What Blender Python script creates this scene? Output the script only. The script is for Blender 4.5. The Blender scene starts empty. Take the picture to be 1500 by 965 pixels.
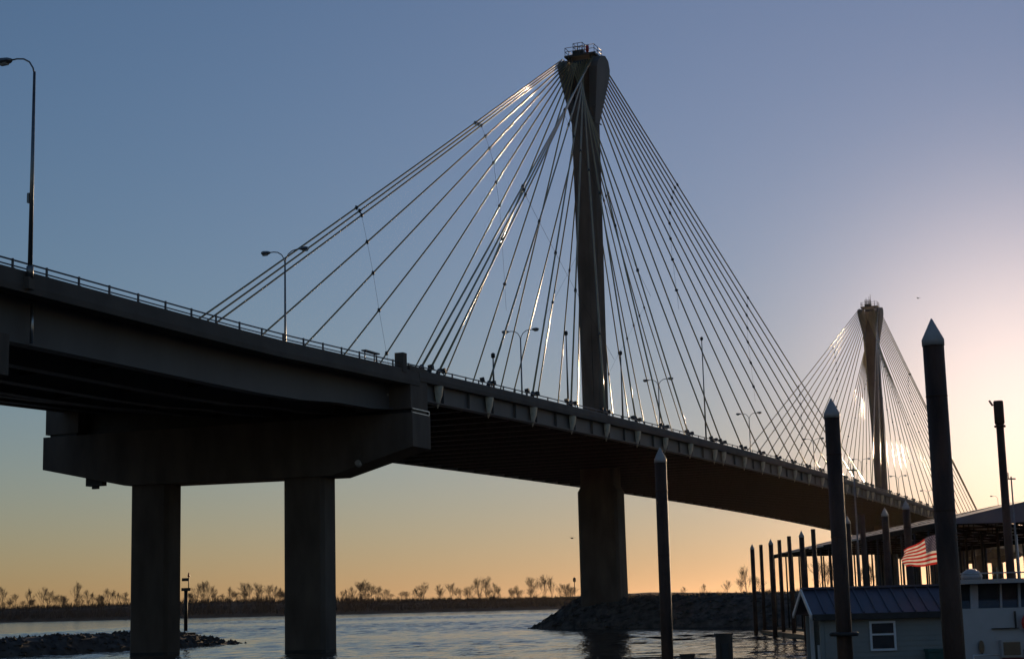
import bpy, bmesh, math, random
from mathutils import Vector, Matrix, noise as mnoise
random.seed(7)
D = bpy.data; SC = bpy.context.scene; COL = SC.collection

# ---------------------------------------------------------------- camera
CAM = Vector((-214.409, -73.295, 3.529)); FPX = 2410.96
PITCH, ROLL, YAW = 0.16577, 0.02654, 0.38118
_F = Vector((math.cos(YAW)*math.cos(PITCH), math.sin(YAW)*math.cos(PITCH), math.sin(PITCH)))
_R = Vector((math.sin(YAW), -math.cos(YAW), 0)); _U = _R.cross(_F)
_c, _s = math.cos(ROLL), math.sin(ROLL)
CR = _c*_R - _s*_U; CU = _s*_R + _c*_U
cam = D.cameras.new('camera'); cam.sensor_width = 36; cam.lens = FPX/1500*36
cam.clip_start = 0.5; cam.clip_end = 40000
camo = D.objects.new('camera', cam); COL.objects.link(camo)
camo.matrix_world = Matrix(((CR.x, CU.x, -_F.x, CAM.x), (CR.y, CU.y, -_F.y, CAM.y), (CR.z, CU.z, -_F.z, CAM.z), (0, 0, 0, 1)))
SC.camera = camo

# ---------------------------------------------------------------- sun, sky, exposure
SUN_EL, SUN_AZ = math.radians(5.5), math.radians(4.2)
sun = D.lights.new('sun', 'SUN'); sun.energy = 3.0; sun.angle = math.radians(0.5); sun.color = (1.0, 0.72, 0.45)
suno = D.objects.new('sun', sun); COL.objects.link(suno)
sd = Vector((math.cos(SUN_EL)*math.cos(SUN_AZ), math.cos(SUN_EL)*math.sin(SUN_AZ), math.sin(SUN_EL)))
suno.rotation_euler = (-sd).to_track_quat('-Z', 'Y').to_euler(); suno.location = sd*500
W = D.worlds.new('World'); SC.world = W; W.use_nodes = True
wn, wl = W.node_tree.nodes, W.node_tree.links
bg = wn['Background']
sky = wn.new('ShaderNodeTexSky'); sky.sky_type = 'NISHITA'; sky.sun_disc = False
sky.sun_elevation = SUN_EL; sky.sun_rotation = math.pi/2 - SUN_AZ
sky.altitude = 130; sky.air_density = 1.3; sky.dust_density = 0.1; sky.ozone_density = 4.0
tn = wn.new('ShaderNodeMixRGB'); tn.blend_type = 'MULTIPLY'; tn.inputs[0].default_value = 1; tn.inputs[2].default_value = (1.10, .985, 1.10, 1)      # daylight white balance
gm = wn.new('ShaderNodeGamma'); gm.inputs[1].default_value = 0.85
wl.new(sky.outputs[0], gm.inputs[0]); wl.new(gm.outputs[0], tn.inputs[1])
# the aureole: bright hazy air round the low sun
tc = wn.new('ShaderNodeTexCoord'); dt = wn.new('ShaderNodeVectorMath'); dt.operation = 'DOT_PRODUCT'; dt.inputs[1].default_value = sd
wl.new(tc.outputs['Generated'], dt.inputs[0])
mx0 = wn.new('ShaderNodeMath'); mx0.operation = 'MAXIMUM'; mx0.inputs[1].default_value = 0; wl.new(dt.outputs['Value'], mx0.inputs[0])
last = tn.outputs[0]
for power, tint in ((180, (6.5, 4.4, 3.3)), (12, (.86, .60, .74))):
    pw = wn.new('ShaderNodeMath'); pw.operation = 'POWER'; pw.inputs[1].default_value = power; wl.new(mx0.outputs[0], pw.inputs[0])
    au = wn.new('ShaderNodeVectorMath'); au.operation = 'SCALE'; au.inputs[0].default_value = tint; wl.new(pw.outputs[0], au.inputs['Scale'])
    ad = wn.new('ShaderNodeMixRGB'); ad.blend_type = 'ADD'; ad.inputs[0].default_value = 1
    wl.new(last, ad.inputs[1]); wl.new(au.outputs[0], ad.inputs[2]); last = ad.outputs[0]
wl.new(ad.outputs[0], bg.inputs[0]); bg.inputs[1].default_value = 0.111
SC.view_settings.view_transform = 'Standard'; SC.view_settings.look = 'None'
SC.view_settings.exposure = 0.0; SC.view_settings.gamma = 1.0

# ---------------------------------------------------------------- helpers
FH = Vector((math.cos(YAW), math.sin(YAW), 0)); RH = _R.copy(); ZU = Vector((0, 0, 1))
CXY = Vector((CAM.x, CAM.y, 0))
def ray(px, py):
    u, v = px-750, py-482.5
    return _F*FPX + _R*(_c*u-_s*v) - _U*(_s*u+_c*v)
def at(px, py, d):                       # point on the sight line at ground distance d
    r = ray(px, py); return CAM + r*(d/r.dot(FH))
def at_z(px, py, z):
    r = ray(px, py); return CAM + r*((z-CAM.z)/r.z)
def at_y(px, py, y):
    r = ray(px, py); return CAM + r*((y-CAM.y)/r.y)
def LF(l, d, z): return CXY + RH*l + FH*d + ZU*z     # shore frame: right, forward, up

class MB:
    def __init__(s): s.v = []; s.f = []; s.m = []; s.sm = []
    def add(s, vs, fs, mi=0, smooth=False):
        n = len(s.v); s.v += [tuple(v) for v in vs]
        for f in fs: s.f.append([n+i for i in f]); s.m.append(mi); s.sm.append(smooth)
    def hexa(s, p, mi=0):               # 8 corners: bottom ring 0-3, top ring 4-7
        s.add(p, [(3,2,1,0),(4,5,6,7),(0,1,5,4),(1,2,6,5),(2,3,7,6),(3,0,4,7)], mi)
    def box(s, x0, x1, y0, y1, z0, z1, mi=0):
        s.hexa([(x0,y0,z0),(x1,y0,z0),(x1,y1,z0),(x0,y1,z0),(x0,y0,z1),(x1,y0,z1),(x1,y1,z1),(x0,y1,z1)], mi)
    def lbox(s, l0, l1, d0, d1, z0, z1, mi=0):
        s.hexa([LF(l0,d0,z0),LF(l1,d0,z0),LF(l1,d1,z0),LF(l0,d1,z0),LF(l0,d0,z1),LF(l1,d0,z1),LF(l1,d1,z1),LF(l0,d1,z1)], mi)
    def bar(s, a, b, w, h, mi=0, up=ZU):
        a, b = Vector(a), Vector(b); t = (b-a).normalized()
        x = t.cross(up)
        if x.length < 1e-4: x = t.cross(Vector((1,0,0)))
        x.normalize(); y = x.cross(t)
        c = [(-1,-1),(1,-1),(1,1),(-1,1)]
        s.hexa([a+x*w/2*i+y*h/2*j for i,j in c]+[b+x*w/2*i+y*h/2*j for i,j in c], mi)
    def tube(s, pts, r, n=8, mi=0, caps=True):
        pts = [Vector(p) for p in pts]; rs = r if isinstance(r, (list,tuple)) else [r]*len(pts)
        base = len(s.v); prev = None
        for i, p in enumerate(pts):
            t = (pts[min(i+1,len(pts)-1)]-pts[max(i-1,0)]).normalized()
            if prev is None:
                x = t.cross(ZU)
                if x.length < 1e-3: x = Vector((1,0,0)).cross(t).cross(t)
                x.normalize()
            else:
                x = prev-t*prev.dot(t); x.normalize()
            prev = x; y = t.cross(x)
            for k in range(n):
                a = 2*math.pi*k/n; s.v.append(tuple(p+(x*math.cos(a)+y*math.sin(a))*rs[i]))
        for i in range(len(pts)-1):
            for k in range(n):
                k2 = (k+1) % n
                s.f.append([base+i*n+k, base+i*n+k2, base+(i+1)*n+k2, base+(i+1)*n+k]); s.m.append(mi); s.sm.append(n > 4)
        if caps:
            s.f.append([base+k for k in range(n)][::-1]); s.m.append(mi); s.sm.append(False)
            e = base+(len(pts)-1)*n; s.f.append([e+k for k in range(n)]); s.m.append(mi); s.sm.append(False)
    def prism(s, poly, off, mi=0):      # polygon (list of Vectors) extruded by vector off
        n = len(poly); a = [Vector(p) for p in poly]; b = [p+Vector(off) for p in a]
        s.add(a+b, [list(range(n))[::-1], [n+i for i in range(n)]]+[(i,(i+1)%n,n+(i+1)%n,n+i) for i in range(n)], mi)
    def sweep(s, secs, mi=0, closed=True, caps=True, smooth=False):   # list of equal-length rings
        n = len(secs[0]); base = len(s.v)
        for q in secs: s.v += [tuple(v) for v in q]
        for i in range(len(secs)-1):
            for k in range(n if closed else n-1):
                k2 = (k+1) % n
                s.f.append([base+i*n+k, base+i*n+k2, base+(i+1)*n+k2, base+(i+1)*n+k]); s.m.append(mi); s.sm.append(smooth)
        if caps and closed:
            s.f.append([base+k for k in range(n)][::-1]); e = base+(len(secs)-1)*n
            s.f.append([e+k for k in range(n)]); s.m += [mi, mi]; s.sm += [False, False]
    def mesh(s, name, mats):
        me = D.meshes.new(name); me.from_pydata(s.v, [], s.f)
        for m in (mats if isinstance(mats, (list,tuple)) else [mats]): me.materials.append(m)
        me.polygons.foreach_set('material_index', s.m); me.polygons.foreach_set('use_smooth', s.sm)
        bm = bmesh.new(); bm.from_mesh(me); bmesh.ops.recalc_face_normals(bm, faces=bm.faces); bm.to_mesh(me); bm.free()
        me.update(); return me
    def build(s, name, mats, parent=None, loc=None):
        o = D.objects.new(name, s.mesh(name, mats)); COL.objects.link(o)
        if loc is not None: o.location = loc
        if parent is not None: o.parent = parent
        return o
def empty(name, loc=(0,0,0), rz=0):
    o = D.objects.new(name, None); COL.objects.link(o); o.location = loc; o.rotation_euler = (0,0,rz)
    o.empty_display_size = .5; return o
def tag(o, label, cat, group=None):
    o['label'] = label; o['category'] = cat
    if group: o['group'] = group
    return o
def struct(o): o['kind'] = 'structure'; return o
def stuff(o): o['kind'] = 'stuff'; return o
def inst(name, me, parent=None, loc=None, rot=None, scale=None):
    o = D.objects.new(name, me); COL.objects.link(o)
    if parent is not None: o.parent = parent
    if loc is not None: o.location = loc
    if rot is not None: o.rotation_euler = rot
    if scale is not None: o.scale = scale
    return o
def copy_tree(o, parent=None):
    c = o.copy(); COL.objects.link(c); c.parent = parent
    for ch in [x for x in COL.objects if x.parent == o]: copy_tree(ch, c)
    return c
def loft_local(root):                     # rebase children of root built in world space
    inv = Matrix.Translation(-root.location)
    for ch in COL.objects:
        if ch.parent == root and ch.type == 'MESH': ch.data.transform(inv)

# ---------------------------------------------------------------- materials
def mat(name, col, rough=.7, metal=0, var=.25, scale=3, bump=0, bscale=None, spec=.5, stretch=(1,1,1), detail=5, col2=None):
    m = D.materials.new(name); m.use_nodes = True; n, l = m.node_tree.nodes, m.node_tree.links
    b = n['Principled BSDF']; b.inputs['Roughness'].default_value = rough; b.inputs['Metallic'].default_value = metal
    b.inputs['Specular IOR Level'].default_value = spec
    tc = n.new('ShaderNodeTexCoord'); mp = n.new('ShaderNodeMapping'); mp.inputs['Scale'].default_value = stretch
    l.new(tc.outputs['Object'], mp.inputs[0])
    nz = n.new('ShaderNodeTexNoise'); nz.inputs['Scale'].default_value = scale; nz.inputs['Detail'].default_value = detail
    l.new(mp.outputs[0], nz.inputs[0])
    rp = n.new('ShaderNodeValToRGB'); e = rp.color_ramp.elements
    e[0].position = .3; e[1].position = .7
    c2 = col2 or col
    e[0].color = (*[c*(1-var) for c in col], 1); e[1].color = (*[min(1,c*(1+var)) for c in c2], 1)
    l.new(nz.outputs[0], rp.inputs[0]); l.new(rp.outputs[0], b.inputs['Base Color'])
    if bump:
        n2 = n.new('ShaderNodeTexNoise'); n2.inputs['Scale'].default_value = bscale or scale*4; n2.inputs['Detail'].default_value = 4
        l.new(mp.outputs[0], n2.inputs[0])
        bp = n.new('ShaderNodeBump'); bp.inputs['Strength'].default_value = bump; bp.inputs['Distance'].default_value = .05
        l.new(n2.outputs[0], bp.inputs['Height']); l.new(bp.outputs[0], b.inputs['Normal'])
    return m
M = {}
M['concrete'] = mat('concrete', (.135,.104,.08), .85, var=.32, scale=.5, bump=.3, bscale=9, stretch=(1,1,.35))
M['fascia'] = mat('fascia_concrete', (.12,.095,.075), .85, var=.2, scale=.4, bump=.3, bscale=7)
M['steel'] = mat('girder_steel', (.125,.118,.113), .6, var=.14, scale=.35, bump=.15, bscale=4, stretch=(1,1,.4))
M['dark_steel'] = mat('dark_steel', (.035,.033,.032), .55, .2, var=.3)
M['rail'] = mat('rail_steel', (.10,.10,.11), .45, .4, var=.2)
M['pole'] = mat('lamp_steel', (.20,.20,.20), .35, .8, var=.15)
M['lens'] = mat('lamp_lens', (.45,.42,.36), .15, var=.1)
M['cable'] = mat('cable_sheath', (.30,.24,.12), .17, var=.12, scale=.6, spec=.6)
M['clamp'] = mat('clamp_steel', (.05,.05,.05), .65, .1)
M['cover'] = mat('anchor_cover', (.62,.57,.44), .35, var=.12)
M['red'] = mat('beacon_red', (.55,.03,.02), .3, var=.1)
M['asphalt'] = mat('asphalt', (.05,.05,.05), .9)
M['pile'] = mat('pile_steel', (.045,.025,.017), .6, 0, var=.45, scale=2, bump=.4, bscale=20, stretch=(1,1,.3), col2=(.085,.043,.028), spec=.3)
M['cap'] = mat('pile_cap', (.42,.38,.36), .5, var=.12, scale=5)
M['wood'] = mat('weathered_wood', (.075,.062,.052), .9, var=.35, scale=6, bump=.5, stretch=(1,1,.15))
M['rock'] = mat('riprap_rock', (.10,.09,.08), .9, var=.6, scale=.9, bump=.6, bscale=6)
M['land'] = mat('far_land', (.085,.062,.045), .95, var=.4, scale=.05)
M['brush'] = mat('winter_brush', (.075,.055,.042), .95, var=.3, scale=.2)
M['bark'] = mat('bark', (.09,.07,.055), .95, var=.3, scale=2)
M['siding'] = mat('grey_siding', (.27,.28,.26), .7, var=.08, scale=1)
M['white'] = mat('white_paint', (.78,.78,.78), .45, var=.05)
M['roof'] = mat('blue_metal_roof', (.075,.075,.105), .5, .1, var=.12, scale=1)
M['canopy'] = mat('canopy_metal', (.17,.155,.18), .6, .1, var=.12, scale=.5)
M['glass'] = mat('dark_glass', (.03,.033,.038), .04, var=.2, spec=.8)
M['fibre'] = mat('white_fibreglass', (.40,.375,.375), .3, var=.05)
M['bluehull'] = mat('blue_canvas', (.07,.09,.22), .7, var=.2)
M['maroon'] = mat('maroon_canvas', (.16,.025,.03), .8, var=.2)
M['green'] = mat('green_plastic', (.02,.09,.08), .5, var=.2)
M['dock'] = mat('dock_boards', (.10,.09,.08), .9, var=.3, scale=3, stretch=(4,1,1))
M['chain'] = mat('bright_steel', (.5,.5,.5), .3, .9)
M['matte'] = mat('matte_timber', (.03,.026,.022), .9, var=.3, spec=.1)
M['mast'] = mat('mast_alloy', (.22,.22,.22), .45, .4)
M['bird'] = mat('feathers', (.08,.08,.08), .8)

def water_mat():
    m = D.materials.new('river_water'); m.use_nodes = True; n, l = m.node_tree.nodes, m.node_tree.links
    b = n['Principled BSDF']; b.inputs['Base Color'].default_value = (.035,.04,.042,1)
    b.inputs['Roughness'].default_value = .09; b.inputs['IOR'].default_value = 1.33
    tc = n.new('ShaderNodeTexCoord'); rot = n.new('ShaderNodeMapping'); rot.inputs['Rotation'].default_value = (0,0,-YAW+.12)
    l.new(tc.outputs['Object'], rot.inputs[0])
    prev = None
    # gusts: long bands where the chop is stronger or weaker
    gm_ = n.new('ShaderNodeMapping'); gm_.inputs['Scale'].default_value = (.012,.05,1); l.new(rot.outputs[0], gm_.inputs[0])
    gn = n.new('ShaderNodeTexNoise'); gn.inputs['Scale'].default_value = 1; gn.inputs['Detail'].default_value = 4; l.new(gm_.outputs[0], gn.inputs[0])
    gr = n.new('ShaderNodeMapRange'); gr.inputs['From Min'].default_value = .35; gr.inputs['From Max'].default_value = .65; gr.inputs['To Min'].default_value = .25; gr.inputs['To Max'].default_value = 1
    l.new(gn.outputs[0], gr.inputs['Value'])
    for sc, st, w in (((.35,.9,1), 1, .22), ((1.1,2.4,1), 1, .11)):
        mp = n.new('ShaderNodeMapping'); mp.inputs['Scale'].default_value = sc; l.new(rot.outputs[0], mp.inputs[0])
        nz = n.new('ShaderNodeTexNoise'); nz.inputs['Scale'].default_value = 1; nz.inputs['Detail'].default_value = 3; nz.inputs['Distortion'].default_value = .6
        l.new(mp.outputs[0], nz.inputs[0])
        bp = n.new('ShaderNodeBump'); bp.inputs['Distance'].default_value = w; l.new(gr.outputs[0], bp.inputs['Strength'])
        l.new(nz.outputs[0], bp.inputs['Height'])
        if prev: l.new(prev.outputs[0], bp.inputs['Normal'])
        prev = bp
    l.new(prev.outputs[0], b.inputs['Normal'])
    return m
M['water'] = water_mat()

def flag_mat(name, col, dots=False):
    m = D.materials.new(name); m.use_nodes = True; n, l = m.node_tree.nodes, m.node_tree.links
    n.remove(n['Principled BSDF']); out = n['Material Output']
    df = n.new('ShaderNodeBsdfDiffuse'); tr = n.new('ShaderNodeBsdfTranslucent'); mx = n.new('ShaderNodeMixShader'); mx.inputs[0].default_value = .65
    l.new(df.outputs[0], mx.inputs[1]); l.new(tr.outputs[0], mx.inputs[2]); l.new(mx.outputs[0], out.inputs[0])
    nz = n.new('ShaderNodeTexNoise'); nz.inputs['Scale'].default_value = 9
    mr = n.new('ShaderNodeMixRGB'); mr.blend_type = 'MULTIPLY'; mr.inputs[0].default_value = .25; mr.inputs[1].default_value = (*col,1)
    l.new(nz.outputs[0], mr.inputs[2]); l.new(mr.outputs[0], df.inputs[0]); l.new(mr.outputs[0], tr.inputs[0])
    return m
M['flag_red'] = flag_mat('flag_red', (.62,.05,.045)); M['flag_white'] = flag_mat('flag_white', (.85,.82,.75)); M['flag_blue'] = flag_mat('flag_blue', (.13,.12,.18))
M['skylight'] = flag_mat('skylight_panel', (.55,.52,.45))

# ================================================================ SETTING: river, banks, hills
river = MB(); river.add([(-900,-6500,0),(10000,-6500,0),(10000,9000,0),(-900,9000,0)], [(0,1,2,3)])
struct(river.build('river', M['water']))
# choppy water in front of the bridge: real waves, summed from many small wave trains
import numpy as np
rg = np.random.default_rng(4); NL, ND = 420, 760
lv = np.linspace(-125, 95, NL); dv_ = np.linspace(62, 760, ND); LL, DD = np.meshgrid(lv, dv_)
hz_ = np.zeros_like(LL); gust = np.zeros_like(LL)
for _ in range(14):
    wl_ = rg.uniform(25, 120); th = rg.normal(0, .35); gust += np.sin((DD*np.cos(th)*.45+LL*np.sin(th)*.45+LL*.12)*6.283/wl_+rg.uniform(0,6.28))
gust = np.clip(.72+.10*gust, .35, 1.1)
for _ in range(46):
    wl_ = float(np.exp(rg.uniform(math.log(1.7), math.log(5.5)))); th = rg.normal(.25, .75)
    hz_ += wl_*.0044*np.sin((DD*np.cos(th)+LL*np.sin(th))*6.283/wl_+rg.uniform(0,6.28))
edge = np.clip(np.minimum.reduce([LL+125, 95-LL, (DD-62)/2, (760-DD)/6])/12, 0, 1)
hz_ = hz_*gust*edge + .18*edge + .01
co_ = np.stack([CAM.x+RH.x*LL+FH.x*DD, CAM.y+RH.y*LL+FH.y*DD, hz_], -1).reshape(-1,3)
idx = np.arange(NL*ND).reshape(ND,NL); q_ = np.stack([idx[:-1,:-1],idx[:-1,1:],idx[1:,1:],idx[1:,:-1]],-1).reshape(-1,4)
me = D.meshes.new('river_chop'); me.vertices.add(len(co_)); me.vertices.foreach_set('co', co_.ravel())
me.loops.add(q_.size); me.loops.foreach_set('vertex_index', q_.ravel().astype(np.int32)); me.polygons.add(len(q_))
me.polygons.foreach_set('loop_start', np.arange(0,q_.size,4,dtype=np.int32)); me.polygons.foreach_set('use_smooth', np.ones(len(q_),dtype=bool)); me.update(calc_edges=True); me.materials.append(M['water'])
struct(inst('river_chop', me))
bed = MB(); bed.add([(-3000,-6800,-6),(10300,-6800,-6),(10300,9300,-6),(-3000,9300,-6)], [(0,1,2,3)])
struct(bed.build('ground', M['land']))

def hor(px): return 905.92 - px*0.02655
def shore_d(px): return CAM.z*FPX/(5.1+min(max(px,0),830)/830*2.0)
def bank_pt(px, back=0, z=0):
    d = shore_d(px); l = (px-760)*d*.986/FPX
    return LF(l*(1+back/d), d+back, z)
def bank_h(px):                          # height of the wooded bank, lower towards the right
    return 13.4-4.2*min(max((px-330)/240,0),1)-3.0*min(max((px-570)/300,0),1)
bank = MB(); rings = []
for px in range(-500, 2300, 10):
    h = bank_h(px) + .8*mnoise.noise(Vector((px*.02, 3, 0))) + .6*mnoise.noise(Vector((px*.11, 9, 0)))
    rings.append([bank_pt(px,0,-.5), bank_pt(px,6,1.2), bank_pt(px,26,h*.75), bank_pt(px,45,h), bank_pt(px,400,h*.9), bank_pt(px,1500,3)])
bank.sweep(rings, closed=False)
struct(bank.build('far_bank', M['land']))
hills = MB(); rings = []
for px in range(-700, 2600, 12):
    d = 4200; l = (px-760)*d*.986/FPX
    h = 20 + 5*mnoise.noise(Vector((px*.004, 1, 0))) + 1.5*mnoise.noise(Vector((px*.05, 5, 0)))
    h += 7*max(0, 1-abs(px-960)/190)
    rings.append([LF(l,d,-1), LF(l*1.01,d+60,h*.85), LF(l*1.02,d+150,h), LF(l*1.4,d+1800,h*1.0), LF(l*2,d+4000,2)])
hills.sweep(rings, closed=False, smooth=True)
struct(hills.build('hills', M['land']))
# brush standing on the far bank, one mass
br = MB(); rnd = random.Random(3)
for i in range(32000):
    px = rnd.uniform(-60, 1560); back = rnd.uniform(8, 60)
    cl = .5+.5*mnoise.noise(Vector((px*.045, 2, 2)))+.35*mnoise.noise(Vector((px*.16, 7, 2)))
    if px > 560: cl *= .55
    p = bank_pt(px, back); top = bank_h(px)
    z0 = top*min(1, back/45)*.9; h = rnd.uniform(.8, 1.0)*(2.2+11*max(0,cl)*rnd.random()**.9)
    w = rnd.uniform(.13, .36)*(1.6 if h < 3 else 1); a = rnd.uniform(0, 3.14); q = Vector((math.cos(a), math.sin(a), 0))*w
    ln = Vector((rnd.uniform(-.25,.25)*h, rnd.uniform(-.25,.25)*h, h)); b0 = p+ZU*z0; md = b0+ln*.5+Vector((rnd.uniform(-.4,.4),rnd.uniform(-.4,.4),0))
    br.add([b0-q, b0+q, md-q*.6, md+q*.6, b0+ln], [(0,1,3,2),(2,3,4)])
    for k in range(2):
        sd_ = md+Vector((rnd.uniform(-1.2,1.2),rnd.uniform(-1.2,1.2),rnd.uniform(.4,1.6)*min(1,h/4)))
        br.add([md-q*.4, md+q*.4, sd_], [(0,1,2)])
stuff(br.build('riverside_brush', M['brush']))

# bare trees on the far bank
def tree_meshes(seed, h, spread, lean=0):
    r = random.Random(seed); tk, cr = MB(), MB()
    def grow(p, dirv, ln, rad, lv):
        n = 3; pts = [p]; q = p
        for k in range(n):
            dirv = (dirv + Vector((r.uniform(-.2,.2), r.uniform(-.2,.2), .10))).normalized(); q = q+dirv*ln/n; pts.append(q)
        (tk if lv == 0 else cr).tube(pts, [rad, rad*.8, rad*.6, rad*.4], n=4 if lv < 2 else 3, caps=False)
        if lv >= 4: return
        for k in range((9,5,4,4)[lv]):
            t = r.uniform(.3, 1) if lv else .06+.94*(k+.5)/9
            bp = pts[min(2,int(t*3))].lerp(pts[min(3,int(t*3)+1)], t*3-int(t*3)) if t < 1 else pts[3]
            ang = r.uniform(0, 6.28); sp = spread*r.uniform(.5, 1.3)
            nd = (dirv + Vector((math.cos(ang), math.sin(ang), .15))*sp).normalized()
            grow(bp, nd, (ln*.55*(1.15-.6*t) if lv == 0 else ln*r.uniform(.5,.75)), max(rad*.5, .03), lv+1)
    grow(Vector((0,0,-.5)), Vector((lean,0,1)).normalized(), h*.82, h*.013, 0)
    return tk.mesh('trunk', M['bark']), cr.mesh('crown', M['bark'])
TREES = [tree_meshes(11,16,.75), tree_meshes(12,16,.55), tree_meshes(13,16,1.0), tree_meshes(14,16,.4), tree_meshes(15,16,.8,-.35), tree_meshes(16,16,.65)]
TPOS = [(2,864,1),(21,872,0),(41,867,3),(62,864,1),(71,868,0),(81,873,2),(91,873,0),(109,859,3),(115,871,5),(127,867,1),(135,871,3),(146,872,0),(157,865,1),(165,867,5),(172,871,3),(183,869,0),
 (276,871,0),(288,858,1),(295,857,3),(304,855,1),(312,863,5),(337,863,3),(357,856,0),(365,858,1),(377,857,5),(382,864,0),(394,859,0),(402,861,1),(409,864,3),
 (501,867,1),(506,866,3),(516,862,1),(527,855,0),(535,853,2),(543,858,5),(555,861,0),(570,869,2),(587,867,2),(619,856,4),(643,859,1),(659,857,0),(687,859,2),(702,852,3),(712,849,5),(725,857,1),(735,861,4),
 (748,864,1),(759,861,3),(777,849,0),(796,847,5),(809,853,3),(822,858,1),(829,857,0),(836,859,2),
 (1002,861,1),(1030,858,3),(1066,853,1),(1086,850,5),(1095,837,3),(1107,848,0),(1203,826,5),(1211,830,3),(1224,834,1),(1264,836,0),(1276,832,3)]
ORD = ['first','second','third','fourth','fifth','sixth','seventh','eighth','ninth','tenth','eleventh','twelfth','thirteenth','fourteenth','fifteenth','sixteenth','seventeenth','eighteenth','nineteenth','twentieth']
KIND = ['spreading','slender','wide low','upright','leaning','forked']
zones = [(0,230,'left of both pier columns'),(230,450,'between the two pier columns'),(450,850,'between right pier column and pylon'),(850,1130,'on far bank right of pylon'),(1130,1500,'behind the covered dock posts')]
cnt = {}
for px, py, k in TPOS:
    zn = next(z for z in zones if z[0] <= px < z[1]); cnt[zn] = cnt.get(zn,0)+1
    g = bank_h(px)-.7
    b = bank_pt(px, 40, g); tp = at(px, py, shore_d(px)+40); h = (tp.z-g)*.95
    e = empty('bare_tree', b, random.uniform(0,6.28)); s = h/15.0
    n = cnt[zn]; o = ORD[n-1] if n <= 20 else 'one of the last'
    if n > 20: o = ORD[n-21]+' after the twentieth'
    tag(e, f'{KIND[k]} bare tree, {o} from left {zn[2]}', 'tree', 'bare trees along the far bank')
    inst('trunk', TREES[k][0], e, scale=(s,s,s)); w_ = (1.35,1.0,1.5,1.0,1.2,1.1)[k]*(.95 if px < 420 else 1); inst('crown', TREES[k][1], e, scale=(s*w_,s*w_,s))
rs = random.Random(21); cnt = {}
for zn, n_s in ((zones[0],19),(zones[1],17),(zones[2],18)):
    xs_ = sorted(rs.uniform(zn[0]+(8 if zn[0] else 2), zn[1]-(45 if zn[0] == 0 else 30)) + (30 if zn[0] == 230 else 45 if zn[0] == 450 else 0) for _ in range(n_s))
    for i, px in enumerate(xs_):
        px = min(px, zn[1]-(35 if zn[0] != 450 else 12)); k = rs.randrange(6); g = bank_h(px)-.7
        bk = rs.uniform(30, 75); b = bank_pt(px, bk, g); h = rs.uniform(5, 9)
        e = empty('bare_sapling', b, rs.uniform(0,6.28)); sc_ = h/15.0
        tag(e, f'low bare sapling on the far bank, {ORD[i]} from left {zn[2]}', 'tree', 'low saplings along the far bank')
        inst('trunk', TREES[k][0], e, scale=(sc_,sc_,sc_)); inst('crown', TREES[k][1], e, scale=(sc_*1.5,sc_*1.5,sc_))
# water tower far behind the trees
p = at(842, 868, 1700); wt = empty('water_tower', (p.x,p.y,6)); tag(wt, 'tiny distant water tower above the trees just left of the near pylon base', 'water tower')
zt = at(842,845,1700).z-6
m = MB(); m.tube([(0,0,0),(0,0,zt-4)], .4, 8); m.build('stem', M['bark'], wt)
m = MB(); m.tube([(0,0,zt-5),(0,0,zt-4),(0,0,zt-1.2),(0,0,zt)], [.5,1.5,1.5,.3], 10); m.build('tank', M['bark'], wt)

# ---------------------------------------------------------------- rock dike and breakwater
def rock_ridge(path, crest, half, base_name, rock_name, nrock, rmin, rmax, seed, taper):
    r = random.Random(seed); mb = MB(); rings = []; P = [Vector((*q,0)) for q in path]
    samples = []
    for i in range(len(P)-1):
        for k in range(12): samples.append(P[i].lerp(P[i+1], k/12))
    samples.append(P[-1])
    for i, q in enumerate(samples):
        t = (samples[min(i+1,len(samples)-1)]-samples[max(i-1,0)]).normalized(); nrm = Vector((-t.y,t.x,0))
        e = min(1, max(.06, (q-samples[0]).length/taper))
        ring = []
        for a, hz in ((-1,-.6),(-.72,.28),(-.4,.78),(-.15,1),(.15,1),(.4,.78),(.72,.28),(1,-.6)):
            j = mnoise.noise(Vector((q.x*.4,q.y*.4,a*3)))*.5
            ring.append(q+nrm*(a*half*(.5+.5*e)+j)+ZU*(hz*crest*(e if hz > 0 else 1)+j*.35))
        rings.append(ring)
    mb.sweep(rings, closed=False, smooth=False); struct(mb.build(base_name, M['rock']))
    rk = MB()
    for _ in range(nrock):
        i = r.randrange(len(rings)-1); k = r.randrange(7); u, v = r.random(), r.random()
        a = rings[i][k].lerp(rings[i+1][k], u); b = rings[i][k+1].lerp(rings[i+1][k+1], u); c = a.lerp(b, v)
        if c.z < -.3: continue
        s = rmin+(rmax*1.15-rmin)*r.random()**2.4; vs = []
        for dx,dy,dz in ((1,0,0),(-1,0,0),(0,1,0),(0,-1,0),(0,0,1),(0,0,-1)):
            vs.append(c+Vector((dx,dy,dz*.8))*s*r.uniform(.7,1.2)+Vector((r.uniform(-.25,.25),r.uniform(-.25,.25),r.uniform(-.2,.2)))*s)
        rk.add(vs, [(0,2,4),(2,1,4),(1,3,4),(3,0,4),(2,0,5),(1,2,5),(3,1,5),(0,3,5)])
    stuff(rk.build(rock_name, M['rock']))
rock_ridge([(6.2,11.5),(3,4),(-2,-10),(-5,-28),(18,-68),(70,-150)], 4.0, 10, 'dike', 'dike_riprap', 4200, .18, .5, 5, 8)
rock_ridge([(-54.5,24.3),(-75,25.2),(-100,26),(-150,27),(-220,30)], 1.8, 4.0, 'breakwater', 'breakwater_riprap', 2600, .14, .36, 6, 12)

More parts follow.
